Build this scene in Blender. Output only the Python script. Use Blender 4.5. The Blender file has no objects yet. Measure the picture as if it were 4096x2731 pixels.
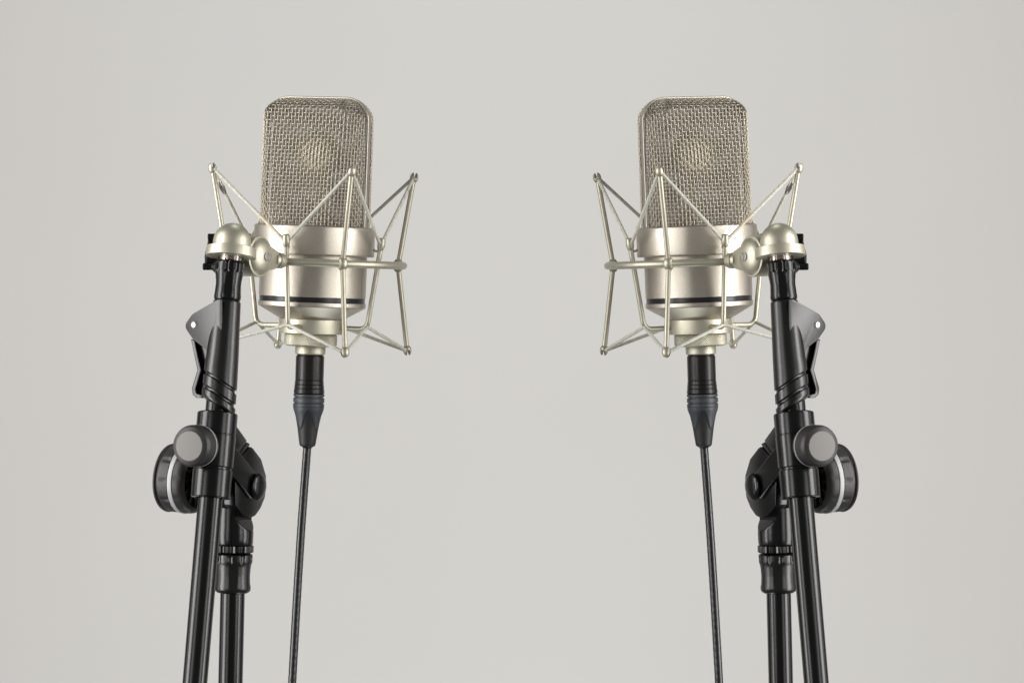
import bpy, bmesh, math
import numpy as np
from mathutils import Vector, Matrix

SC = bpy.context.scene
R = math.radians

# ----------------------------------------------------------------- camera, world, lamps
S = 0.000163                 # metres per photo pixel at the microphones' own distance
D = 2.0 / S                  # camera distance in those units
CX, CY = 2022.5, 1365.5      # photo column / row of the axis between the two rigs, and of eye level

cam_d = bpy.data.cameras.new("camera")
cam = bpy.data.objects.new("camera", cam_d)
SC.collection.objects.link(cam)
cam.location = (0, -2.0, 0)
cam.rotation_euler = (R(90), 0, 0)
cam_d.sensor_width = 36
cam_d.lens = 36 * D / 4096
cam_d.shift_x = 25.5 / 4096
cam_d.clip_end = 50
cam_d.clip_start = 0.05
SC.camera = cam

W = bpy.data.worlds.new("World")
SC.world = W
W.use_nodes = True
W.node_tree.nodes["Background"].inputs[0].default_value = (1.0, 0.985, 0.96, 1)
W.node_tree.nodes["Background"].inputs[1].default_value = 0.16

def area(name, loc, target, sx, sy, power, col=(1, 1, 1), spread=180):
    l = bpy.data.lights.new(name, 'AREA')
    l.shape = 'RECTANGLE'; l.size = sx; l.size_y = sy; l.energy = power; l.color = col
    l.spread = R(spread)
    o = bpy.data.objects.new(name, l)
    SC.collection.objects.link(o)
    o.location = loc
    o.rotation_euler = (Vector(target) - Vector(loc)).to_track_quat('-Z', 'Y').to_euler()
    return o

for sgn in (-1, 1):
    # key softbox on the outer side of each rig, gridded strip light from the inner front side
    area("key_softbox", (sgn * 0.68, -0.27, 0.05), (sgn * 0.15, 0, 0.0), 0.24, 0.90, 6.6, (1, 0.985, 0.965))
    area("strip_softbox", (-sgn * 0.50, -0.66, 0.06), (sgn * 0.155, -0.02, 0.0), 0.26, 0.80, 0.25, (1, 0.99, 0.97), 52)
    area("backdrop_fill", (sgn * 1.25, 0.10, 0.0), (sgn * 0.15, 1.25, 0.0), 0.4, 1.6, 3.62, (1, 0.940, 0.936))  # added out of view to even out the backdrop
area("backdrop_fill", (0, 0.35, 1.15), (0, 1.25, 0.1), 0.25, 0.3, 4.05, (0.91, 1.0, 0.94))  # unseen pair added to tint the middle of the backdrop green
area("backdrop_fill", (0, 0.35, -1.15), (0, 1.25, -0.1), 0.25, 0.3, 4.05, (0.91, 1.0, 0.94))

SC.view_settings.view_transform = 'Standard'
SC.view_settings.look = 'None'
SC.view_settings.exposure = 0
SC.view_settings.gamma = 1
SC.view_settings.use_curve_mapping = False

# ----------------------------------------------------------------- materials
def mat(name, col, rough=0.5, metal=0.0, noise=0.0, nscale=900, bump=0.0, bscale=2500, rvar=0.0,
        spec=0.5, col2=None, coat=0.0):
    m = bpy.data.materials.new(name)
    m.use_nodes = True
    nt = m.node_tree; N = nt.nodes; L = nt.links
    b = N["Principled BSDF"]
    b.inputs["Metallic"].default_value = metal
    b.inputs["Roughness"].default_value = rough
    b.inputs["Specular IOR Level"].default_value = spec
    b.inputs["Coat Weight"].default_value = coat
    b.inputs["Base Color"].default_value = (*col, 1)
    tc = N.new("ShaderNodeTexCoord")
    if noise > 0 or col2:
        n = N.new("ShaderNodeTexNoise")
        n.inputs["Scale"].default_value = nscale; n.inputs["Detail"].default_value = 3
        L.new(tc.outputs["Object"], n.inputs["Vector"])
        rp = N.new("ShaderNodeValToRGB")
        c2 = col2 or tuple(c * (1 + noise) for c in col)
        c1 = col if col2 else tuple(c * (1 - noise) for c in col)
        rp.color_ramp.elements[0].position = 0.32; rp.color_ramp.elements[0].color = (*c1, 1)
        rp.color_ramp.elements[1].position = 0.68; rp.color_ramp.elements[1].color = (*c2, 1)
        L.new(n.outputs["Fac"], rp.inputs["Fac"])
        L.new(rp.outputs["Color"], b.inputs["Base Color"])
    if rvar > 0:
        n = N.new("ShaderNodeTexNoise")
        n.inputs["Scale"].default_value = 60; n.inputs["Detail"].default_value = 6
        L.new(tc.outputs["Object"], n.inputs["Vector"])
        mr = N.new("ShaderNodeMapRange")
        mr.inputs["To Min"].default_value = rough - rvar; mr.inputs["To Max"].default_value = rough + rvar
        L.new(n.outputs["Fac"], mr.inputs["Value"])
        L.new(mr.outputs["Result"], b.inputs["Roughness"])
    if bump > 0:
        n = N.new("ShaderNodeTexNoise")
        n.inputs["Scale"].default_value = bscale; n.inputs["Detail"].default_value = 2
        L.new(tc.outputs["Object"], n.inputs["Vector"])
        bp = N.new("ShaderNodeBump")
        bp.inputs["Strength"].default_value = bump; bp.inputs["Distance"].default_value = 0.0004
        L.new(n.outputs["Fac"], bp.inputs["Height"])
        L.new(bp.outputs["Normal"], b.inputs["Normal"])
    return m

M = {}
M['nickel'] = mat("satin_nickel", (0.53, 0.487, 0.423), 0.44, 1.0, noise=0.10, nscale=1500, bump=0.05, bscale=3200, rvar=0.03)
M['wire'] = mat("grille_wire", (0.44, 0.398, 0.325), 0.46, 1.0)
M['champagne'] = mat("champagne_lacquer", (0.49, 0.468, 0.375), 0.47, 0.85, noise=0.07, nscale=1800, bump=0.05, bscale=3200, rvar=0.05)
M['band'] = mat("black_band", (0.022, 0.022, 0.026), 0.28, 0.4)
M['chrome'] = mat("chrome", (0.80, 0.76, 0.74), 0.10, 1.0)
M['crimp'] = mat('crimped_sleeve', (0.36, 0.33, 0.29), 0.35, 1.0, bump=0.4, bscale=900)
M['steel'] = mat("rivet_steel", (0.50, 0.49, 0.475), 0.3, 0.9, bump=0.2, bscale=1500)
M['black_metal'] = mat("black_anodised", (0.020, 0.019, 0.019), 0.28, 0.6, bump=0.10, bscale=2600, rvar=0.04)
M['tube'] = mat("black_powder_coat", (0.0022, 0.0022, 0.0024), 0.22, 0.0, bump=0.04, bscale=1800, rvar=0.05, spec=0.42)
M['plastic'] = mat("black_plastic", (0.004, 0.004, 0.004), 0.29, 0.0, bump=0.09, bscale=2600, rvar=0.05, spec=0.55)
M['smooth_plastic'] = mat("smooth_black_plastic", (0.003, 0.003, 0.0032), 0.22, 0.0, bump=0.05, bscale=900, rvar=0.05, spec=0.4)
M['rubber'] = mat("dark_rubber", (0.022, 0.021, 0.019), 0.48, 0.0, noise=0.12, nscale=220, bump=0.12, bscale=1800)
M['grey_cap'] = mat("grey_cap", (0.19, 0.183, 0.171), 0.6)
M['white_ring'] = mat("white_plastic", (0.36, 0.37, 0.38), 0.4)
M['boot'] = mat("slate_rubber", (0.030, 0.037, 0.043), 0.45, bump=0.1, bscale=2500)
M['boot_grip'] = mat("charcoal_rubber", (0.013, 0.013, 0.0135), 0.5, bump=0.2, bscale=2500)
M['cable'] = mat("cable_jacket", (0.009, 0.010, 0.011), 0.26, 0.0, bump=0.25, bscale=260, rvar=0.05, spec=0.65)
M['bright_patch'] = mat("bright_patch_gold", (0.44, 0.395, 0.31), 0.5, 0.6, noise=0.35, nscale=900, bump=0.5, bscale=700)  # pale gold of the disc added to brighten the grille
M['clamp_core'] = mat("clamp_liner", (0.10, 0.095, 0.09), 0.5)

# braided elastic: pale thread with a faint brown stain over one stretch
def cord_mat():
    m = mat("braided_elastic", (0.45, 0.445, 0.375), 0.55, 0.0, col2=(0.66, 0.65, 0.57), nscale=900, spec=0.4)
    return m
M['cord'] = cord_mat()
M['cord_stain'] = mat("stained_elastic", (0.50, 0.40, 0.27), 0.55, 0.0, col2=(0.66, 0.60, 0.47), nscale=380)

def gauze_mat():
    m = bpy.data.materials.new("fine_gauze"); m.use_nodes = True
    nt = m.node_tree; N = nt.nodes; L = nt.links
    b = N["Principled BSDF"]
    b.inputs["Base Color"].default_value = (0.27, 0.238, 0.192, 1)
    b.inputs["Metallic"].default_value = 0.8
    b.inputs["Roughness"].default_value = 0.66
    tc = N.new("ShaderNodeTexCoord")
    n = N.new("ShaderNodeTexVoronoi"); n.inputs["Scale"].default_value = 1500
    L.new(tc.outputs["Object"], n.inputs["Vector"])
    bp = N.new("ShaderNodeBump"); bp.inputs["Strength"].default_value = 0.7; bp.inputs["Distance"].default_value = 0.0004
    L.new(n.outputs["Distance"], bp.inputs["Height"]); L.new(bp.outputs["Normal"], b.inputs["Normal"])
    tr = N.new("ShaderNodeBsdfTransparent")
    mx = N.new("ShaderNodeMixShader"); mx.inputs["Fac"].default_value = 0.5
    L.new(b.outputs["BSDF"], mx.inputs[1]); L.new(tr.outputs["BSDF"], mx.inputs[2])
    L.new(mx.outputs["Shader"], N["Material Output"].inputs["Surface"])
    return m
M['gauze'] = gauze_mat()

# ----------------------------------------------------------------- geometry helpers (units: photo pixels at the mic's distance)
def V(*a): return np.array(a, float)
def unit(v): v = np.asarray(v, float); return v / np.linalg.norm(v)
def kk(d): return (D + d) / D
def P(px, py, d=0.0):
    k = kk(d); return V((px - CX) * k, d, (CY - py) * k)
def frame(a):
    a = unit(a)
    h = V(0, 0, 1) if abs(a[2]) < 0.9 else V(0, 1, 0)
    u = unit(np.cross(h, a)); w = np.cross(a, u)
    return u, w
def trace(px, py, Q, n):
    dr = V(px - CX, D, CY - py); C = V(0, -D, 0)
    return C + dr * (np.dot(Q - C, n) / np.dot(dr, n))

class MB:
    def __init__(s): s.v = []; s.f = []; s.m = []
    def add(s, v, f, m=0):
        o = len(s.v); s.v.extend(np.asarray(v, float)); s.f.extend([tuple(i + o for i in q) for q in f]); s.m.extend([m] * len(f))
    def loft(s, rings, cap0=True, cap1=True, m=0, closed=False):
        n = len(rings[0]); k = len(rings); v = np.concatenate(rings); f = []
        rg = range(k if closed else k - 1)
        for i in rg:
            a = i * n; b = ((i + 1) % k) * n
            for j in range(n):
                j2 = (j + 1) % n
                f.append((a + j, a + j2, b + j2, b + j))
        if not closed and cap0: f.append(tuple(range(n - 1, -1, -1)))
        if not closed and cap1: f.append(tuple((k - 1) * n + j for j in range(n)))
        s.add(v, f, m)
    def lathe(s, cs, rs, a, n=48, mod=None, shift=None, m=0, cap0=True, cap1=True):
        u, w = frame(a); th = np.arange(n) * 2 * math.pi / n
        rings = []
        for i, (c, r) in enumerate(zip(cs, rs)):
            rr = np.full(n, max(r, 0.02))
            if mod is not None: rr = rr * mod(th, i)
            off = rr[:, None] * (np.cos(th)[:, None] * u + np.sin(th)[:, None] * w)
            p = c + off
            if shift is not None: p = p + shift(off, i)[:, None] * unit(a)
            rings.append(p)
        s.loft(rings, cap0, cap1, m)
    def tube(s, path, r, n=10, m=0, closed=False, cap=True):
        path = np.asarray(path, float); k = len(path)
        rad = np.full(k, float(r)) if np.isscalar(r) else np.asarray(r, float)
        if closed: t = np.roll(path, -1, 0) - np.roll(path, 1, 0)
        else: t = np.gradient(path, axis=0)
        t = t / np.maximum(np.linalg.norm(t, axis=1)[:, None], 1e-9)
        u, _ = frame(t[0]); th = np.arange(n) * 2 * math.pi / n; rings = []
        for i in range(k):
            u = u - np.dot(u, t[i]) * t[i]; u = u / np.linalg.norm(u); w = np.cross(t[i], u)
            rings.append(path[i] + rad[i] * (np.cos(th)[:, None] * u + np.sin(th)[:, None] * w))
        s.loft(rings, cap, cap, m, closed)
    def bm(s, b, m=0):
        b.verts.ensure_lookup_table(); b.verts.index_update()
        s.add([tuple(v.co) for v in b.verts], [tuple(v.index for v in f.verts) for f in b.faces], m)
        b.free()
    def plate(s, pts, thick, bev=1.5, m=0):
        b = bmesh.new()
        vs = [b.verts.new(tuple(p)) for p in pts]
        f = b.faces.new(vs)
        g = bmesh.ops.extrude_face_region(b, geom=[f])
        nv = [e for e in g['geom'] if isinstance(e, bmesh.types.BMVert)]
        bmesh.ops.translate(b, verts=nv, vec=Vector(tuple(thick)))
        if bev > 0:
            es = [e for e in b.edges if len(e.link_faces) == 2 and (len(e.link_faces[0].verts) > 4 or len(e.link_faces[1].verts) > 4)]
            bmesh.ops.bevel(b, geom=es, offset=bev, segments=2, affect='EDGES', profile=0.5, clamp_overlap=True)
        bmesh.ops.recalc_face_normals(b, faces=b.faces)
        s.bm(b, m)

def fillet(pts, closed=False, seg=5):
    """pts: (a, b[, radius]) -> polyline with rounded corners"""
    out = []; n = len(pts)
    for i, p in enumerate(pts):
        r = p[2] if len(p) > 2 else 0
        q = np.array(p[:2], float)
        if r <= 0 or (not closed and i in (0, n - 1)): out.append(q); continue
        a = np.array(pts[(i - 1) % n][:2], float) - q; b = np.array(pts[(i + 1) % n][:2], float) - q
        la, lb = np.linalg.norm(a), np.linalg.norm(b); a /= la; b /= lb
        ang = math.acos(max(-1, min(1, np.dot(a, b))))
        t = min(r / max(math.tan(ang / 2), 1e-4), la * 0.48, lb * 0.48)
        p0, p1 = q + a * t, q + b * t
        for j in range(seg + 1):
            x = j / seg
            out.append((1 - x) ** 2 * p0 + 2 * x * (1 - x) * q + x * x * p1)
    return out

def bend_path(pts, rad, seg=6):
    out = []; n = len(pts)
    for i, q in enumerate(pts):
        q = np.asarray(q, float)
        if i in (0, n - 1) or rad <= 0: out.append(q); continue
        a = pts[i - 1] - q; b = pts[i + 1] - q; la, lb = np.linalg.norm(a), np.linalg.norm(b)
        t = min(rad, la * 0.45, lb * 0.45); p0, p1 = q + a / la * t, q + b / lb * t
        for j in range(seg + 1):
            x = j / seg; out.append((1 - x) ** 2 * p0 + 2 * x * (1 - x) * q + x * x * p1)
    return np.array(out)

def densify(path, step):
    path = np.asarray(path, float)
    L = np.concatenate([[0], np.cumsum(np.linalg.norm(np.diff(path, axis=0), axis=1))])
    s = np.linspace(0, L[-1], max(2, int(L[-1] / step)))
    return np.stack([np.interp(s, L, path[:, i]) for i in range(3)], 1), s

# ----------------------------------------------------------------- objects: the left rig and, mirrored, the right one
class Thing:
    """an Empty per side at the thing's base; parts are meshes under it"""
    def __init__(s, name, cat, group, base, labels):
        s.base = np.asarray(base, float); s.roots = []
        for side, lab in zip((1, -1), labels):
            o = bpy.data.objects.new(name, None)
            SC.collection.objects.link(o)
            o.empty_display_size = 0.02
            o.location = (s.base[0] * S * side, s.base[1] * S, s.base[2] * S)
            o["label"] = lab; o["category"] = cat; o["group"] = group
            s.roots.append(o)
    def part(s, name, mb, mats, parent=None, label=None, sharp=34):
        if not isinstance(mats, (list, tuple)): mats = [mats]
        v = (np.array(mb.v) - s.base) * S
        res = []
        for i, side in enumerate((1, -1)):
            me = bpy.data.meshes.new(name)
            vv = v * V(side, 1, 1)
            ff = mb.f if side == 1 else [q[::-1] for q in mb.f]
            me.from_pydata(vv.tolist(), [], ff)
            for mm in mats: me.materials.append(M[mm])
            me.polygons.foreach_set("use_smooth", [True] * len(ff))
            me.polygons.foreach_set("material_index", mb.m)
            b = bmesh.new(); b.from_mesh(me)
            bmesh.ops.recalc_face_normals(b, faces=b.faces)
            b.to_mesh(me); b.free()
            me.set_sharp_from_angle(angle=R(sharp))
            o = bpy.data.objects.new(name, me)
            SC.collection.objects.link(o)
            o.parent = s.roots[i] if parent is None else parent[i]
            if label: o["label"] = label
            res.append(o)
        return res

# ----------------------------------------------------------------- backdrop
bd = bpy.data.meshes.new("backdrop")
vb = []; 
for x in (-1.45, 1.45):
    for (y, z) in ((1.25, 1.1), (1.25, -1.1), (1.29, -1.1), (1.29, 1.1)): vb.append((x, y, z))
bd.from_pydata(vb, [], [(0, 1, 5, 4), (1, 2, 6, 5), (2, 3, 7, 6), (3, 0, 4, 7), (0, 3, 2, 1), (4, 5, 6, 7)])
bd.materials.append(mat("backdrop_paper", (0.765, 0.742, 0.728), 0.9, 0.0, noise=0.006, nscale=5, spec=0.1))
bo = bpy.data.objects.new("backdrop", bd)
SC.collection.objects.link(bo)
bo["kind"] = "structure"; bo["label"] = "plain pale grey studio backdrop behind the two microphones"; bo["category"] = "backdrop"

# ----------------------------------------------------------------- the microphone's own frame
O = P(1254, 1050, 0)
RM = np.array(Matrix.Rotation(R(2.15), 3, 'Y') @ Matrix.Rotation(R(1.47), 3, 'X'))
def LW(p): return O + np.asarray(p, float) @ RM.T
AX = RM @ V(0, 0, 1)
def mlathe(mb, prof, n=72, mod=None, m=0, cap0=True, cap1=True):
    """prof: (z, r[, fillet])"""
    pr = fillet(prof)
    mb.lathe([LW((0, 0, z)) for z, r in pr], [r for z, r in pr], AX, n, mod, m=m, cap0=cap0, cap1=cap1)
def azi(phi, r, z):        # azimuth from the camera side, positive to the right
    a = R(phi); return LW((r * math.sin(a), -r * math.cos(a), z))

mic = Thing("studio_microphone", "microphone", "studio microphones in elastic suspensions", LW((0, 0, -368)),
            ("satin nickel large grille microphone turned slightly toward the left edge, hung in the left suspension",
             "satin nickel large grille microphone turned slightly toward the right edge, hung in the right suspension"))

# --- head basket
A_HEAD = R(-20)
RH = np.array(Matrix.Rotation(A_HEAD, 3, 'Z'))
def HW(p): return LW(np.asarray(p, float) @ RH.T)
WM, RC, ZT, RCYL = 214.0, 88.0, 653.0, 217.0
ZC = ZT - RC
def smin(a, b, k):
    h = np.clip(0.5 + 0.5 * (b - a) / k, 0, 1)
    return b * (1 - h) + a * h - k * h * (1 - h)
def hfun(x, z):
    x = np.abs(x)
    d = 186 - 0.142 * (z - 170)
    cyl = np.sqrt(np.maximum(RCYL ** 2 - x ** 2, 0))
    corner = (x > WM - RC) & (z > ZC)
    e = np.where(corner, RC - np.hypot(x - (WM - RC), z - ZC), ZT - z)
    e = np.clip(e, 0, 45)
    f = np.sqrt(np.maximum(1 - (1 - e / 45) ** 2, 0))
    return np.maximum(smin(d * f, cyl, 16), 0)
def xmax(z):
    if z <= ZC: return WM
    return WM - RC + math.sqrt(max(RC ** 2 - (z - ZC) ** 2, 0))
CELL = 15.0; SUB = 4
zz = np.concatenate([np.linspace(130, 600, 500), ZT - 53 * (1 - np.sin(np.linspace(0, math.pi / 2, 400)))])
hh = hfun(np.zeros_like(zz), zz)
arc = np.concatenate([[0], np.cumsum(np.hypot(np.diff(zz), np.diff(hh)))])
nrow = int(arc[-1] / CELL)
rowpos = np.arange(0, nrow * SUB + 1) / SUB
rows = []
tt = np.sin(np.linspace(-math.pi / 2, math.pi / 2, 700))
for rp in rowpos:
    z = float(np.interp(rp * CELL, arc, zz))
    xm = xmax(min(z, ZT - 0.05)); x = tt * xm
    h = hfun(x, np.full_like(x, z))
    s_ = np.concatenate([[0], np.cumsum(np.hypot(np.diff(x), np.diff(h)))]); s_ -= s_[len(s_) // 2]
    rows.append((z, x, h, s_))
def hnode(ri, s, inset=0.0):
    z, x, h, sa = rows[ri]
    return V(np.interp(s, sa, x), -np.interp(s, sa, h), z)
def hnorm(p):
    e = 1.5; x, z = p[0], p[2]
    hx = (hfun(np.array(x + e), np.array(z)) - hfun(np.array(x - e), np.array(z))) / (2 * e)
    hz = (hfun(np.array(x), np.array(min(z + e, ZT))) - hfun(np.array(x), np.array(z - e))) / (2 * e)
    return unit(V(-hx * 1.0, -1, -hz) * V(1, 1, 1)) * V(-1, 1, -1) if False else unit(V(-hx, -1.0, -hz) * V(-1, 1, -1) * V(-1, 1, -1))
AMP = 1.4
def basket():
    mb = MB(); ncol = int(rows[0][3][-1] / CELL)
    flip = lambda a: a * V(-1, -1, 1)
    paths = []
    for i in range(-ncol, ncol + 1):
        pts = []
        for r_i in range(len(rows)):
            if abs(i * CELL) > rows[r_i][3][-1] - 1: break
            p = hnode(r_i, i * CELL); pts.append(p + hnorm(p) * AMP * math.cos(math.pi * (rowpos[r_i] + i)))
        if len(pts) > 5: paths.append((np.array(pts), 2.45))
    for j in range(0, nrow + 1):
        r_i = j * SUB; L = rows[r_i][3][-1]; pts = []
        cols = np.arange(-math.floor(L / CELL * SUB), math.floor(L / CELL * SUB) + 1) / SUB
        for c in cols:
            p = hnode(r_i, c * CELL); pts.append(p - hnorm(p) * AMP * math.cos(math.pi * (c + j)))
        paths.append((np.array(pts), 1.75))
    return paths
paths = basket()
for turn in (V(1, 1, 1), V(-1, -1, 1)):
    mb = MB()
    for p, r in paths: mb.tube(HW(p * turn), r, 6, cap=False)
    g = mic.part("grille", mb, 'wire', sharp=80)
    gz = MB(); ring = []
    NC = 61
    for r_i in range(0, len(rows), 2):
        z, x, h, sa = rows[r_i]
        q = np.linspace(-1, 1, NC) * sa[-1]
        pts = np.stack([np.interp(q, sa, x), -np.interp(q, sa, h), np.full(NC, z)], 1)
        c = V(0, 0, 0)
        pts = pts * V(1.0, 0.955, 1); pts[:, 2] = np.minimum(pts[:, 2], 130 + (z - 130) * 0.985)
        ring.append(HW(pts * turn))
    nr = len(ring); f = []
    for a in range(nr - 1):
        for b in range(NC - 1):
            f.append((a * NC + b, a * NC + b + 1, (a + 1) * NC + b + 1, (a + 1) * NC + b))
    gz.add(np.concatenate(ring), f)
    mic.part("gauze", gz, 'gauze', parent=g, sharp=80)

# pale disc added to make a bright patch behind the grille wires
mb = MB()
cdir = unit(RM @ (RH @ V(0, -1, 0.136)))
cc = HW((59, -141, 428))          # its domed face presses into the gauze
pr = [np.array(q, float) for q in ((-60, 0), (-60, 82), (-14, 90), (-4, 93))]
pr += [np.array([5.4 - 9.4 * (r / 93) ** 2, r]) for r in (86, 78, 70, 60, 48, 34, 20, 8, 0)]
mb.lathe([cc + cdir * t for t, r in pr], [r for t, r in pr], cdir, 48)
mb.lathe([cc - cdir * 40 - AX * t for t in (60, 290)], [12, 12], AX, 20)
mic.part("bright_patch", mb, 'bright_patch')

# arched band between the two baskets
mb = MB()
pth = [(V(218.5, 0, z), V(1, 0, 0)) for z in np.linspace(130, ZC, 12)]
for a in np.linspace(0, 90, 14)[1:]:
    n_ = V(math.cos(R(a)), 0, math.sin(R(a))); pth.append((V(218.5 - 92, 0, ZC) + n_ * 92, n_))
for x in np.linspace(126.5, -126.5, 12)[1:]: pth.append((V(x, 0, ZC + 92), V(0, 0, 1)))
for a in np.linspace(90, 180, 14)[1:]:
    n_ = V(math.cos(R(a)), 0, math.sin(R(a))); pth.append((V(-126.5, 0, ZC) + n_ * 92, n_))
for z in np.linspace(ZC, 130, 12)[1:]: pth.append((V(-218.5, 0, z), V(-1, 0, 0)))
cs = fillet([(-17, -5, 3), (-17, 5, 4), (-8, 5, 3), (-6, 2.5, 1), (17, 2.5, 1), (17, -5, 3)], closed=True, seg=3)
rings = [np.array([HW(c + V(0, yy, 0) + n_ * nn) for yy, nn in cs]) for c, n_ in pth]
mb.loft(rings)
mic.part("grille_frame", mb, 'nickel')

mb = MB(); mlathe(mb, [(143, 0), (147, 195, 2), (147, 241.5, 11), (28, 242, 8), (27, 205, 0)], 96)
mic.part("collar", mb, 'nickel')
mb = MB(); mlathe(mb, [(40, 214), (-137, 214, 2), (-138, 208)], 96)
mic.part("body", mb, 'nickel')
mb = MB(); mlathe(mb, [(-136, 209), (-138.5, 211.5, 1), (-156, 211.5, 1), (-158, 209)], 96)
mic.part("trim_band", mb, 'band')
mb = MB(); mlathe(mb, [(-157, 209), (-157.5, 215.5, 2), (-176, 215.5, 9), (-229, 122, 5), (-233, 110)], 96)
mic.part("base_cone", mb, 'nickel')
mb = MB(); mlathe(mb, [(-320, 52), (-335, 61), (-365, 61, 3), (-368.5, 54)], 64)
mic.part("connector_neck", mb, 'champagne')

# ----------------------------------------------------------------- elastic suspension
mount = Thing("shock_mount", "shock mount", "champagne elastic suspensions", P(925, 1045, -600),
              ("champagne elastic suspension with braided cords round the left microphone, its dome on the left stand",
               "champagne elastic suspension with braided cords round the right microphone, its dome on the right stand"))
RR = 360.0
ROD_AZ = [22.0 + 90 * k for k in range(4)]
HK_AZ = [-18.8 + 90 * k for k in range(4)]
mb = MB()
mb.tube([azi(a, RR, 0) for a in np.arange(0, 360, 3)], 15, 20, closed=True)
mount.part("ring", mb, 'champagne', sharp=60)

def ell_cut(mb, c, rad_dir, up, rr=17.0, hz=23.0, slot=6.5, open_up=True):
    """slotted ball end: lower half solid, two prongs on either side of a tangential slot"""
    rd = unit(rad_dir); up = unit(up); tg = np.cross(up, rd)
    Mx = Matrix(((tg[0], rd[0], up[0], c[0]), (tg[1], rd[1], up[1], c[1]), (tg[2], rd[2], up[2], c[2]), (0, 0, 0, 1)))
    for mode in (0, 1, 2):
        b = bmesh.new()
        bmesh.ops.create_uvsphere(b, u_segments=28, v_segments=18, radius=1.0)
        bmesh.ops.scale(b, vec=(rr, rr, hz), verts=b.verts)
        if mode == 0: co, no = (0, 0, -2.0), (0, 0, 1)
        elif mode == 1: co, no = (0, slot, 0), (0, -1, 0)
        else: co, no = (0, -slot, 0), (0, 1, 0)
        r_ = bmesh.ops.bisect_plane(b, geom=b.verts[:] + b.edges[:] + b.faces[:], plane_co=co, plane_no=no, clear_outer=True)
        if mode:
            bmesh.ops.bisect_plane(b, geom=b.verts[:] + b.edges[:] + b.faces[:], plane_co=(0, 0, -2.0), plane_no=(0, 0, -1), clear_outer=True)
        bmesh.ops.holes_fill(b, edges=[e for e in b.edges if e.is_boundary])
        bmesh.ops.transform(b, matrix=Mx, verts=b.verts)
        mb.bm(b)

BT = []; BB = []
for a, dR in zip(ROD_AZ, (0, -13, 0, 5)):
    top, kn, bot = azi(a, 425 + dR, 345), azi(a, RR, 0), azi(a, 423 + dR, -328)
    mb = MB()
    pth_ = bend_path([top, kn, bot], 24)
    mb.tube(pth_, 10.2, 14)
    # swollen joint where rod and ring meet
    pr = [(-26, 10.5), (-20, 15), (-13, 19.5), (-6, 21.3), (0, 21.8), (6, 21.3), (13, 19.5), (20, 15), (26, 10.5)]
    mb.lathe([kn + AX * t for t, r in pr], [r for t, r in pr], AX, 24)
    rod = mount.part("rod", mb, 'champagne', sharp=60)
    out = unit(azi(a, 1, 0) - azi(a, 0, 0))
    ct, cb = azi(a, 428 + dR, 357), azi(a, 426 + dR, -341)
    BT.append(ct); BB.append(cb)
    for c, u in ((ct, unit(top - kn)), (cb, unit(bot - kn))):
        mb = MB(); rd = unit(out - np.dot(out, u) * u); ell_cut(mb, c, rd, u)
        mount.part("ball_end", mb, 'champagne', parent=rod)
HK = []; HB = []
for a in HK_AZ:
    hk = azi(a, 286, 70); mid = azi(a, 243, -228); inn = azi(a, 122, -256)
    mb = MB()
    mb.tube(bend_path([hk, azi(a, 239, -258), inn], 36, 9), 10.0, 14)
    hr = mount.part("hook_rod", mb, 'champagne', sharp=60)
    mb = MB()
    u = unit(hk - mid)
    pr = [(-26, 10), (-20, 13), (-10, 15.5), (2, 15.5), (12, 14), (20, 13.5, ), (23, 11), (24, 0)]
    mb.lathe([hk + u * (t + 14) for t, r in pr], [r for t, r in pr], u, 24)
    tg = unit(np.cross(V(0, 0, 1), azi(a, 1, 0) - azi(a, 0, 0)))
    inw = -unit(azi(a, 1, 0) - azi(a, 0, 0))
    hc = hk + u * -2 + inw * 16
    arc_ = [hc + (math.cos(t) * -inw + math.sin(t) * u) * 14 for t in np.linspace(-2.6, 0.6, 14)]
    mb.tube(arc_, 5, 8)
    mount.part("hook", mb, 'champagne', parent=hr)
    HK.append(hk + u * 6 + inw * 2); HB.append(azi(a, 239, -247))

# braided cords (one loop above, one below)
def cord_loop(pts):
    """zig-zag loop of braid; returns (path, arc)"""
    n = len(pts); full = []
    for i in range(n):
        q = pts[i]; a = pts[i - 1] - q; b = pts[(i + 1) % n] - q
        la, lb = np.linalg.norm(a), np.linalg.norm(b)
        t = 9; p0, p1 = q + a / la * t, q + b / lb * t
        for j in range(5):
            x = j / 4; full.append((1 - x) ** 2 * p0 + 2 * x * (1 - x) * q + x * x * p1)
    full.append(full[0])
    return full
def braid(mb, pts, stain=None):
    path, s_ = densify(cord_loop(pts), 3.2); path = path[:-1]
    k = len(path); n = 10
    t = np.roll(path, -1, 0) - np.roll(path, 1, 0); t /= np.linalg.norm(t, axis=1)[:, None]
    u, _ = frame(t[0]); th = np.arange(n) * 2 * math.pi / n; v = []
    for i in range(k):
        u = u - np.dot(u, t[i]) * t[i]; u /= np.linalg.norm(u); w = np.cross(t[i], u)
        rr = 6.9 * (1 + 0.10 * np.cos(5 * th + i * math.pi / 1.0 * 0.52) * 1.0)
        v.append(path[i] + rr[:, None] * (np.cos(th)[:, None] * u + np.sin(th)[:, None] * w))
    f = []; ms = []
    for i in range(k):
        a, b = i * n, ((i + 1) % k) * n
        for j in range(n):
            f.append((a + j, a + (j + 1) % n, b + (j + 1) % n, b + j))
            ms.append(1 if stain is not None and (stain[0] < np.dot(path[i] - stain[2], stain[3]) < stain[1]) and np.linalg.norm(np.cross(path[i] - stain[2], stain[3])) < 14 else 0)
    o = len(mb.v); mb.v.extend(np.concatenate(v)); mb.f.extend([tuple(x + o for x in q) for q in f]); mb.m.extend(ms)
up = []; lo = []
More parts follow.
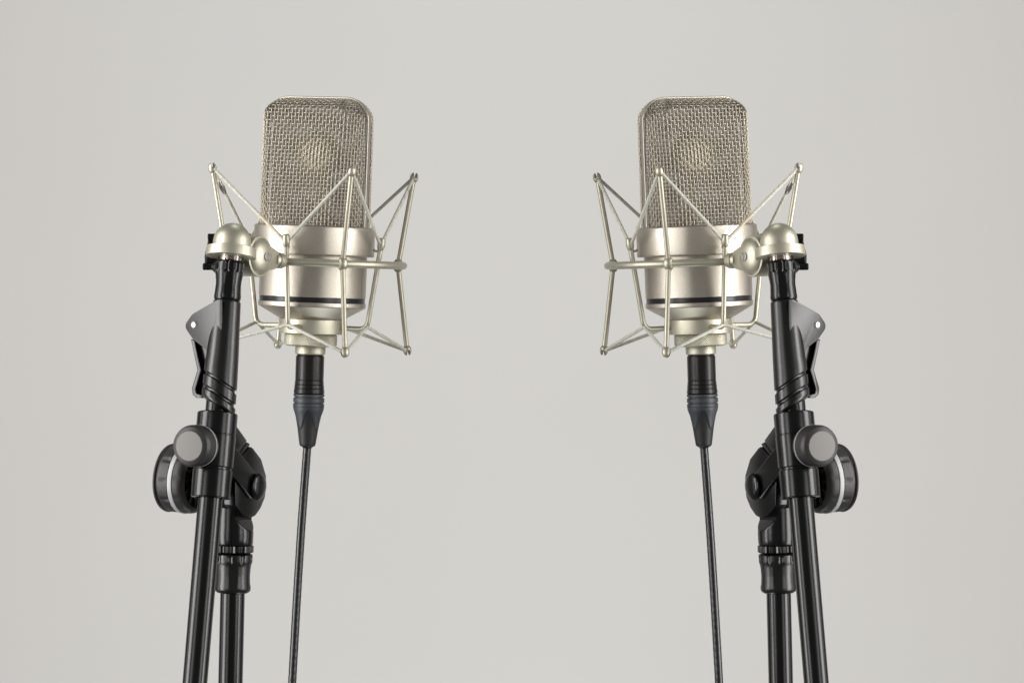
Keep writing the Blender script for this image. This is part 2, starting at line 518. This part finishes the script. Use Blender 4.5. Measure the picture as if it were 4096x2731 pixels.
for i in range(4):
    # order round the axis: hook i (az -25), rod i (az 20), hook i+1 (az 65) ...
    up += [HK[i], BT[i] + AX * 3]; lo += [HB[i], BB[i] - AX * 3]
st_dir = unit(BT[3] - HK[0]); 
mb = MB(); braid(mb, up, (20, 165, HK[0], st_dir))
uc = mount.part("elastic_cord", mb, ['cord', 'cord_stain'], label="upper elastic cord with a brown stain near one hook", sharp=80)
mb = MB()
cr0, cr1 = BT[3], HK[3]
cd = unit(cr1 - cr0); L_ = np.linalg.norm(cr1 - cr0)
pr = [(70, 6), (74, 8.5), (90, 9), (105, 11.5), (120, 10), (132, 8), (138, 6)]
mb.lathe([cr0 + cd * t for t, r in pr], [r for t, r in pr], cd, 14)
mount.part("crimp", mb, 'crimp', parent=uc)
mb = MB(); braid(mb, lo)
mount.part("elastic_cord", mb, ['cord', 'cord_stain'], sharp=80)

mb = MB(); mlathe(mb, [(-226, 100), (-226, 130, 3), (-284, 131, 3), (-285, 80)], 72)
mount.part("clamp_ring", mb, 'champagne')
mb = MB(); nk = 264
zs = [-283, -286, -288] + list(np.linspace(-288.5, -329, 18)) + [-330, -332, -335]
rs = [96, 101, 102] + [102.5] * 18 + [102, 100, 92]
def tri(x): x = np.mod(x, 1.0); return 1 - np.abs(2 * x - 1)
def kmod(th, i):
    if i < 3 or i > 20: return np.ones_like(th)
    j = np.arange(nk)
    return 1 + 0.034 * (tri((j + i) / 4.0) + tri((j - i) / 4.0)) * 0.5
mb.lathe([LW((0, 0, z)) for z in zs], rs, AX, nk, kmod)
mount.part("knurled_nut", mb, 'champagne', sharp=8)

STD = -600.0               # depth of the stand axis at the dome
# --- stand axis (boom tube), leaning and coming forward towards the bottom
def bd_(y): return STD - 0.14 * (y - 1000)
def BA(y): return P(913 - 0.0845 * (y - 1150), y, bd_(y))
BD = unit(BA(2731) - BA(1000))
def blathe(mb, prof, n=56, mod=None, shift=None, m=0, cap0=True, cap1=True):
    pr = fillet(prof)
    mb.lathe([BA(y) for y, r in pr], [r * kk(bd_(y)) for y, r in pr], BD, n, mod, shift, m, cap0, cap1)

mb = MB()
pr = [(893 + 76 * (1 - math.cos(t)) , 76 * math.sin(t)) for t in np.linspace(0.02, math.pi / 2, 16)] + [(990, 77)]
blathe(mb, pr, 56)
dome = mount.part("swivel_dome", mb, 'champagne', sharp=50)
mb = MB(); blathe(mb, [(986, 70), (990.5, 99, 2), (1029, 101, 3), (1030, 52, 1), (1024, 49)], 72)
mount.part("flange", mb, 'champagne', parent=dome)
mb = MB()
ys = np.linspace(1018, 1052, 18)
blathe(mb, [(y, 46 + (1.5 if i % 2 else -1.5)) for i, y in enumerate(ys)], 40)
mount.part("thread", mb, 'chrome', sharp=20)

# --- swivel drum, arm and its collar on the ring
ND = unit(V(0.868, -0.492, -0.04)); UD = unit(np.cross(V(0, 0, 1), ND)); 
if UD[1] < 0: UD = -UD
ZD = unit(np.cross(UD, ND)); ZD = ZD if ZD[2] > 0 else -ZD
FC = P(1046, 1026, -520)
mb = MB()
pr = fillet([(-150, 60), (-150, 76, 3), (-112, 77, 1.5), (-110.5, 74.5), (-109, 77, 1.5), (-66, 78, 1.5), (-64.5, 75), (-63, 78, 1), (-46, 78, 1.5), (-44.5, 75), (-43, 79, 2), (-4, 79, 4), (-4, 71, 3), (0, 69, 3)])
pr += [np.array([x, r]) for x, r in ((9, 60), (17, 46), (22, 30), (25, 14))]
mb.lathe([FC + ND * t for t, r in pr], [r for t, r in pr], ND, 64)
drum = mount.part("swivel_joint", mb, 'champagne', sharp=28)
mb = MB(); pr = fillet([(10, 14), (30, 14, 2), (30, 10, 1), (27, 9), (27, 0)])
bc = FC + ND * 1 + UD * 0
mb.lathe([bc + ND * t for t, r in pr], [r * 1.25 for t, r in pr], ND, 20)
mount.part("bolt", mb, 'steel', parent=drum)
ATT = azi(-15, RR, 0)
tipc = ATT - 0
ax_arm = unit(ATT - (FC - ND * 30))
mb = MB()
c0 = FC - ND * 30
un = unit(ax_arm - np.dot(ax_arm, ND) * ND); zn = np.cross(ND, un); zn = zn if zn[2] > 0 else -zn
La = np.linalg.norm(ATT - c0)
pts = []
for t in np.linspace(105, 255, 14): pts.append(c0 + 76 * (math.cos(R(t)) * un + math.sin(R(t)) * zn))
pts += [c0 + un * (La - 58) - zn * 34, c0 + un * (La - 54) - zn * 30, c0 + un * (La - 54) + zn * 30, c0 + un * (La - 58) + zn * 34]
pts = [c0 + un * np.dot(p - c0, un) + zn * np.dot(p - c0, zn) for p in pts]
mb.plate([p + ND * 22 for p in pts], -ND * 56, 8)
mount.part("arm", mb, 'champagne', parent=drum)
mb = MB()
pr = fillet([(-66, 24), (-60, 27), (-52, 27, 1), (-50, 32, 2), (-22, 31, 3), (-16, 26, 3), (2, 20), (14, 14)])
mb.lathe([ATT + ax_arm * t for t, r in pr], [r for t, r in pr], ax_arm, 32)
mount.part("arm_collar", mb, 'champagne', parent=drum)
# neck joining dome and drum
mb = MB()
q0 = BA(1000)
mb.lathe([FC - ND * 60, q0], [58, 40], ND, 32)
mount.part("joint_neck", mb, 'champagne', parent=drum)
# tightening lever behind the dome
mb = MB()
LQ = P(850, 1000, STD + 50); NF = V(0, -1, 0)
ol = fillet([(834, 938, 8), (900, 936), (905, 1075), (818, 1072, 6), (818, 1020, 10), (829, 975, 10)], closed=True)
mb.plate([trace(x, y, LQ, NF) for x, y in ol], V(0, 34, 0), 5)
for y0, xa, xb, rr in ((1066.5, 811, 868, 13.5), (948, 831, 890, 13)):
    pr = fillet([(0, 0), (0, rr, 5), (xb - xa, rr, 3), (xb - xa, 0)])
    b0 = P(xa, y0, STD + 46)
    mb.lathe([b0 + V(t, 0, 0) for t, r in pr], [r for t, r in pr], V(1, 0, 0), 24)
mb.lathe([P(846, 1068, STD + 44), P(880, 1068, STD + 30), P(905, 1060, STD + 20)], [10, 42, 44], V(1, 0, 0), 28)
mount.part("tightening_lever", mb, 'smooth_plastic')

# ----------------------------------------------------------------- stand
stand = Thing("microphone_stand", "microphone stand", "black boom stands", P(905, 4200, -462),
              ("black boom stand with grey capped knob, carrying the left microphone",
               "black boom stand with grey capped knob, carrying the right microphone"))
mb = MB(); blathe(mb, [(1480, 50), (3150, 49.5)], 48)
stand.part("boom_tube", mb, 'tube')
mb = MB()
def sl_mod(th, i):
    return 1 - SLW[i] * 0.09 * np.clip(np.cos(9 * th + 0.6) * 2.2 - 0.5, -0.3, 1) - SLB[i] * 0.03 * np.clip(np.cos(4 * th + 0.4) * 3 - 1.6, 0, 1)
ys = [1046, 1048.5, 1052] + list(np.linspace(1056, 1088, 6)) + [1094, 1104, 1114] + list(np.linspace(1122, 1176, 12)) + [1186, 1196, 1202, 1206]
rs = []; SLW = []; SLB = []
for y in ys:
    r = np.interp(y, [1046, 1048.5, 1052, 1085, 1108, 1140, 1172, 1192, 1200, 1206], [44, 55, 58, 58.5, 54, 52, 54, 54.5, 52, 47])
    rs.append(r); SLW.append(1 if 1054 < y < 1090 else 0); SLB.append(1 if 1118 < y < 1178 else 0)
mb.lathe([BA(y) for y in ys], [r * kk(bd_(y)) for y, r in zip(ys, rs)], BD, 108, sl_mod)
stand.part("threaded_sleeve", mb, 'smooth_plastic', sharp=40)

# grip with slanted grooves, fin and lever
mb = MB()
gy = [1204, 1205, 1208] + list(np.linspace(1215, 1500, 18)) + list(np.linspace(1504, 1624, 61)) + [1627, 1629]
def grad(y):
    r = np.interp(y, [1204, 1205, 1208, 1500, 1640], [40, 52, 55, 68.5, 70])
    for g in (1529, 1584):
        d_ = abs(y - g)
        if d_ < 9: r -= 7.5 * math.sqrt(1 - (d_ / 9) ** 2)
    r -= np.interp(y, [1614, 1622, 1626, 1629], [0, 3, 8, 18])
    return r
def gshift(off, i):
    bl = np.clip((gy[i] - 1400) / 120, 0, 1); bl = bl * bl * (3 - 2 * bl)
    return bl * 0.55 * off[:, 0]
mb.lathe([BA(y) for y in gy], [grad(y) * kk(bd_(y)) for y in gy], BD, 72, shift=gshift)
grip = stand.part("grip", mb, 'plastic', sharp=50)
NG = unit(V(-0.65, -1, -0.03)); GF = BA(1300) + NG * 57
ol = fillet([(884, 1199), (868, 1199), (768, 1256, 40), (735, 1304, 34), (772, 1358, 40), (840, 1410, 20), (866, 1470), (884, 1470)], closed=True, seg=8)
mb = MB()
mb.plate([trace(x, y, GF, NG) for x, y in ol], -NG * 12, 2)
mb.plate([trace(x, y, GF - NG * 74, NG) for x, y in ol], -NG * 12, 2)
stand.part("fin", mb, 'plastic', parent=grip)
mb = MB(); rc = trace(775.5, 1299, GF, NG)
pr = fillet([(-80, 10.5), (3.5, 11, 1.5), (3.5, 8, 1), (2.5, 0)])
mb.lathe([rc + NG * t for t, r in pr], [r * 0.95 for t, r in pr], NG, 24)
stand.part("rivet", mb, 'steel', parent=grip)
mb = MB(); pr = fillet([(-3, 11), (-3, 15.5), (1.2, 15, 1), (1.4, 11.5), (-3, 11)])
mb.lathe([rc + NG * t for t, r in pr], [r * 1.1 for t, r in pr], NG, 28, cap0=False, cap1=False)
stand.part("rivet_hole", mb, 'band', parent=grip)
mb = MB()
ol = fillet([(763, 1357), (789, 1479, 12), (767, 1552, 14), (770, 1578, 12), (786, 1592, 6), (806, 1592), (808, 1580), (786, 1576, 8), (781, 1556, 8), (804, 1480, 12), (790, 1424), (778, 1364)], closed=True)
mb.plate([trace(x, y, GF - NG * 16, NG) for x, y in ol], -NG * 56, 1.5)
mb.plate([trace(x, y, GF - NG * 40, NG) for x, y in [(778, 1366), (840, 1400), (840, 1600), (806, 1586), (790, 1560), (806, 1480)]], -NG * 8, 1)
stand.part("clutch_lever", mb, 'plastic', parent=grip)

# boom clamp
mb = MB()
cp = [(1652, 44), (1648, 66, 4), (1652, 81, 8), (1736, 81), (1738, 79.3), (1741, 79.3), (1743, 82), (1868, 81, 3), (1871, 76), (1878, 76), (1881, 80, 3), (1990, 79, 5), (1992, 64, 2), (1930, 58), (1925, 52)]
blathe(mb, cp, 64)
clamp = stand.part("boom_clamp", mb, 'tube')
mb = MB(); blathe(mb, [(1958, 63), (1986, 63.5, 1), (1987, 53), (1958, 53)], 48, cap0=False, cap1=False)
stand.part("liner", mb, 'clamp_core', parent=clamp)
A = unit(V(0.90, -0.42, -0.07))
Q1 = BA(1830) + A * 68
ol = fillet([(917, 1770), (925, 1766, 2), (1024, 1890, 4), (1052, 1915, 26), (1052, 1975, 26), (1010, 1996, 6), (921, 1882, 4), (914, 1876)], closed=True)
mb = MB(); mb.plate([trace(x, y, Q1, A) for x, y in ol], -A * 26, 3)
stand.part("strap", mb, 'smooth_plastic', parent=clamp)
Q2 = Q1 - A * 10
ol = fillet([(936, 1690), (940, 1695, 4)  , (988, 1762, 3), (983, 1768), (955, 1808), (914, 1808)], closed=True)
mb = MB(); mb.plate([trace(x, y, Q2, A) for x, y in ol], -A * 60, 3)
Q3 = Q2 - A * 10
ol = [(986, 1767), (1000, 1774), (999, 1781), (962, 1826), (945, 1812)]
mb.plate([trace(x, y, Q3, A) for x, y in ol], -A * 50, 2)
stand.part("upper_jaw", mb, 'smooth_plastic', parent=clamp)
Q4 = Q2 - A * 6
ol = fillet([(1003, 1786, 3), (1012, 1791, 8), (1046, 1836, 30), (1066, 1905, 60), (1062, 1985, 60), (1044, 2030, 40), (1022, 2062, 30), (996, 2074, 20), (978, 2062, 10), (943, 2022, 6), (941, 1900), (960, 1835)], closed=True)
mb = MB(); mb.plate([trace(x, y, Q4, A) for x, y in ol], -A * 52, 3)
pivot = stand.part("pivot_plate", mb, 'smooth_plastic')
# pivot drum behind the plate, reaching to the tension knob
PC = trace(1027, 1945, Q1, A)
mb = MB()
pr = fillet([(0, 50), (6, 54, 1), (10, 54, 2)]) + [np.array(q) for q in ((15, 50), (19, 42), (22, 30), (24, 15))]
mb.lathe([PC + A * t for t, r in pr], [r * 0.97 for t, r in pr], A, 40)
stand.part("bolt_cap", mb, 'smooth_plastic', parent=pivot)
mb = MB()
mb.lathe([PC - A * t for t in (40, 44, 180, 184, 300)], [96, 100, 100, 60, 50], A, 48)
stand.part("pivot_drum", mb, 'tube', parent=pivot)

# front knob with the grey cap
NK = unit(V(-0.39, -0.92, 0.02))
KC = P(757, 1783, STD - 265)
kz = kk(-730)
mb = MB()
pr = fillet([(1, 57), (1, 60, 1), (0, 63, 2), (-6, 76, 6), (-22, 83, 5), (-66, 84, 3), (-68, 78)])
mb.lathe([KC + NK * t for t, r in pr], [r * kz for t, r in pr], NK, 72)
knob = stand.part("clamp_knob", mb, 'rubber', label="round front knob with a flat grey cap")
mb = MB(); pr = fillet([(-4, 58.5), (1.8, 58.5, 1), (1.8, 0)])
mb.lathe([KC + NK * t for t, r in pr], [r * kz for t, r in pr], NK, 64)
stand.part("cap", mb, 'grey_cap', parent=knob)
mb = MB(); pr = fillet([(-67, 78), (-67, 84.5, 1.5), (-74, 84.5, 1.5), (-74, 78)])
mb.lathe([KC + NK * t for t, r in pr], [r * kz for t, r in pr], NK, 64)
stand.part("white_ring", mb, 'white_ring', parent=knob)
mb = MB(); pr = fillet([(-73, 76), (-74, 82, 2), (-92, 80, 3), (-94, 40), (-230, 36)])
mb.lathe([KC + NK * t for t, r in pr], [r * kz for t, r in pr], NK, 48)
stand.part("knob_base", mb, 'rubber', parent=knob)

# big tension knob on the far end of the pivot axis
B0 = PC - A * 389
def bmod(th, i):
    return 1 - BW[i] * 0.05 * np.clip(np.cos(10 * th) * 3 - 2.0, 0, 1)
pr = [(0, 90), (1, 124), (4, 131), (10, 133), (14, 131), (16, 127), (19, 127), (22, 129), (28, 130), (38, 130), (50, 130), (60, 130), (64, 130), (67, 127), (69, 124)]
BW = [0, 0, 0, 0, 0, 0, 0, 0, .25, .5, .8, 1, .3, 0, 0]
mb = MB(); mb.lathe([B0 + A * t for t, r in pr], [r for t, r in pr], A, 180, bmod)
tk = stand.part("tension_knob", mb, 'rubber', label="large fluted knob with a white ring", sharp=40)
mb = MB(); pr = fillet([(68, 120), (68, 132, 2), (88, 133, 3), (88, 120)])
mb.lathe([B0 + A * t for t, r in pr], [r for t, r in pr], A, 72)
stand.part("white_ring", mb, 'white_ring', parent=tk)
mb = MB(); pr = [(87, 122), (89, 130), (106, 130), (118, 128), (126, 122), (132, 112), (134, 108), (122, 100), (104, 96), (104, 60), (118, 56), (118, 0)]
BW2 = [0, 0, .6, .6, 0, 0, 0, 0, 0, 0, 0, 0]
mb.lathe([B0 + A * t for t, r in pr], [r for t, r in pr], A, 120, lambda th, i: 1 - BW2[i] * 0.05 * np.clip(np.cos(10 * th + 1) * 3 - 2.2, 0, 1))
for q in range(12):
    a = q * math.pi / 6; u, w = frame(A)
    d_ = math.cos(a) * u + math.sin(a) * w; e_ = np.cross(A, d_)
    c0 = B0 + A * 110
    mb.plate([c0 + d_ * 58 - e_ * 4, c0 + d_ * 98 - e_ * 4, c0 + d_ * 98 + e_ * 4, c0 + d_ * 58 + e_ * 4], A * 14, 0)
stand.part("knob_back", mb, 'rubber', parent=tk, sharp=40)

# upright: pole head, fluted collars, pole
PDp = STD + 138
def PA(y): return P(929.6 - 0.0235 * (y - 2400), y, PDp)
PDIR = unit(PA(2900) - PA(2000)); kp = kk(PDp)
def plathe(mb, prof, n=60, mod=None):
    pr = fillet(prof); mb.lathe([PA(y) for y, r in pr], [r * kp for y, r in pr], PDIR, n, mod)
mb = MB()
n = 96; u, w = frame(PDIR); th = np.arange(n) * 2 * math.pi / n; rings = []
for y in [1950] + list(np.linspace(1960, 2060, 12)) + list(np.linspace(2064, 2134, 26)) + [2150, 2170, 2176, 2178]:
    r = np.interp(y, [1950, 2000, 2120, 2126, 2172, 2178], [76, 76, 77, 78, 77, 74]) * kp
    off = r * (np.cos(th)[:, None] * u + np.sin(th)[:, None] * w)
    # the flat cut for the pivot plate runs out to the full round lower down
    Ua = unit(np.cross(PDIR, A))
    lim = 42 + np.clip((y - 2078) / 50, 0, 1) * 40
    aa = off @ A
    off = off - np.where(aa > lim, aa - lim, 0)[:, None] * A
    rings.append(PA(y) + off)
mb.loft(rings)
stand.part("pole_head", mb, 'smooth_plastic', sharp=30)
def flute(nf, amp, ph=0.3, sh=2.6):
    return lambda th, i: 1 - amp * np.clip(np.cos(nf * th + ph) * sh - sh + 1.6, 0, 1)
mb = MB(); plathe(mb, [(2178, 70), (2180, 80, 2), (2206, 80, 2), (2209, 70)], 120, flute(12, 0.075))
stand.part("fluted_ring", mb, 'smooth_plastic', sharp=30)
mb = MB()
ys = [2211, 2213, 2217] + list(np.linspace(2221, 2244, 5)) + [2250, 2256, 2262] + list(np.linspace(2270, 2330, 10)) + [2344, 2356, 2364, 2368, 2370]
rs = [np.interp(y, [2211, 2213, 2217, 2244, 2258, 2300, 2330, 2350, 2362, 2370], [60, 73, 77, 76, 72, 69, 70, 73, 71, 58]) for y in ys]
fl = [1 if 2218 < y < 2247 else 0 for y in ys]; nt_ = [1 if 2262 < y < 2332 else 0 for y in ys]
def scm(th, i): return 1 - fl[i] * 0.08 * np.clip(np.cos(9 * th + 0.9) * 3 - 1.6, 0, 1) - nt_[i] * 0.035 * np.clip(np.cos(4 * th + 0.5) * 3 - 2, 0, 1)
mb.lathe([PA(y) for y in ys], [r * kp for r in rs], PDIR, 120, scm)
stand.part("pole_collar", mb, 'plastic', sharp=40)
mb = MB(); plathe(mb, [(2360, 49), (4200, 48.5)], 48)
stand.part("pole", mb, 'tube')

# ----------------------------------------------------------------- cable with its connector
cable = Thing("microphone_cable", "cable", "black microphone cables", LW((0, 0, -372)),
              ("black cable with slate grey plug boot hanging straight below the left microphone",
               "black cable with slate grey plug boot hanging straight below the right microphone"))
XO = LW((0, 0, -736)); off_x = P(1229.5, 1786, XO[1]) - XO
def XA(y):
    z = 1050 - y; t = np.clip((y - 1420) / 366, 0, 2); return LW((0, 0, z)) + V(off_x[0], 0, 0) * t
XD = unit(XA(1786) - XA(1420))
def xl(mb, prof, n=64, mod=None, m=0):
    pr = fillet(prof); mb.lathe([XA(y) for y, r in pr], [r for y, r in pr], XD, n, mod, m=m)
mb = MB()
xl(mb, [(1414, 52), (1421, 52, 1), (1424, 56, 2), (1428, 57, 1), (1519, 57, 1), (1520.5, 55.6), (1522, 57.5, 1), (1536, 58.5, 1), (1537.5, 57), (1539, 59, 1), (1552, 60, 1), (1553.5, 58.5), (1555, 60.3, 1), (1572, 62, 2), (1575, 58), (1577, 55)])
cable.part("connector_shell", mb, 'black_metal', sharp=25)
mb = MB()
xl(mb, [(1575, 50), (1576.5, 62, 1.5), (1586, 62, 1.5), (1587.5, 57), (1591, 57), (1592.5, 62.5, 1.5), (1609, 62.5, 1.5), (1610.5, 58), (1613.5, 58), (1615, 62.5, 1.5), (1625, 62.5, 1), (1626, 61)])
boot = cable.part("boot_ring", mb, 'boot', sharp=25)
mb = MB()
yy = np.linspace(1626.5, 1788, 70); n = 96
br = np.interp(yy, [1626, 1640, 1665, 1690, 1715, 1740, 1778, 1784, 1788], [62.3, 60.5, 54, 48.5, 44, 40.5, 35, 32.5, 24])
u, w = frame(XD); th = np.arange(n) * 2 * math.pi / n
def scal(th_): return 1676 - 38 * np.cos(4 * th_ + 0.35)
rings = []; inside = []
for y, r in zip(yy, br):
    t_ = np.clip((y - scal(th)) / 5 + 0.5, 0, 1); inside.append(t_)
    rings.append(XA(y) + (r - 2.4 * t_)[:, None] * (np.cos(th)[:, None] * u + np.sin(th)[:, None] * w))
mb.loft(rings)
for i in range(len(yy) - 1):
    for j in range(n):
        if inside[i][j] > 0.5: mb.m[i * n + j] = 1
mb.m[-1] = 1
cable.part("plug_boot", mb, ['boot', 'boot_grip'], sharp=60)
mb = MB()
d0 = XA(1786)[1]
cpts = [P(1229.6, 1778, d0), P(1228.4, 1795, d0), P(1222, 1880, d0), P(1207, 2080, d0), P(1190, 2350, d0), P(1168.5, 2731, d0), P(1156, 3000, d0), P(1150, 3300, d0 + 10)]
cpts = bend_path([np.asarray(c) for c in cpts], 90, 8)
cp_ = densify(cpts, 4.5)[0]
mb.tube(cp_, 16.7 * (1 + 0.013 * np.sin(np.arange(len(cp_)) * 0.95)), 20)
mb.lathe([XA(1784), XA(1790), XA(1793)], [22, 20.5, 17], XD, 24)
cable.part("cord", mb, 'cable', sharp=60)
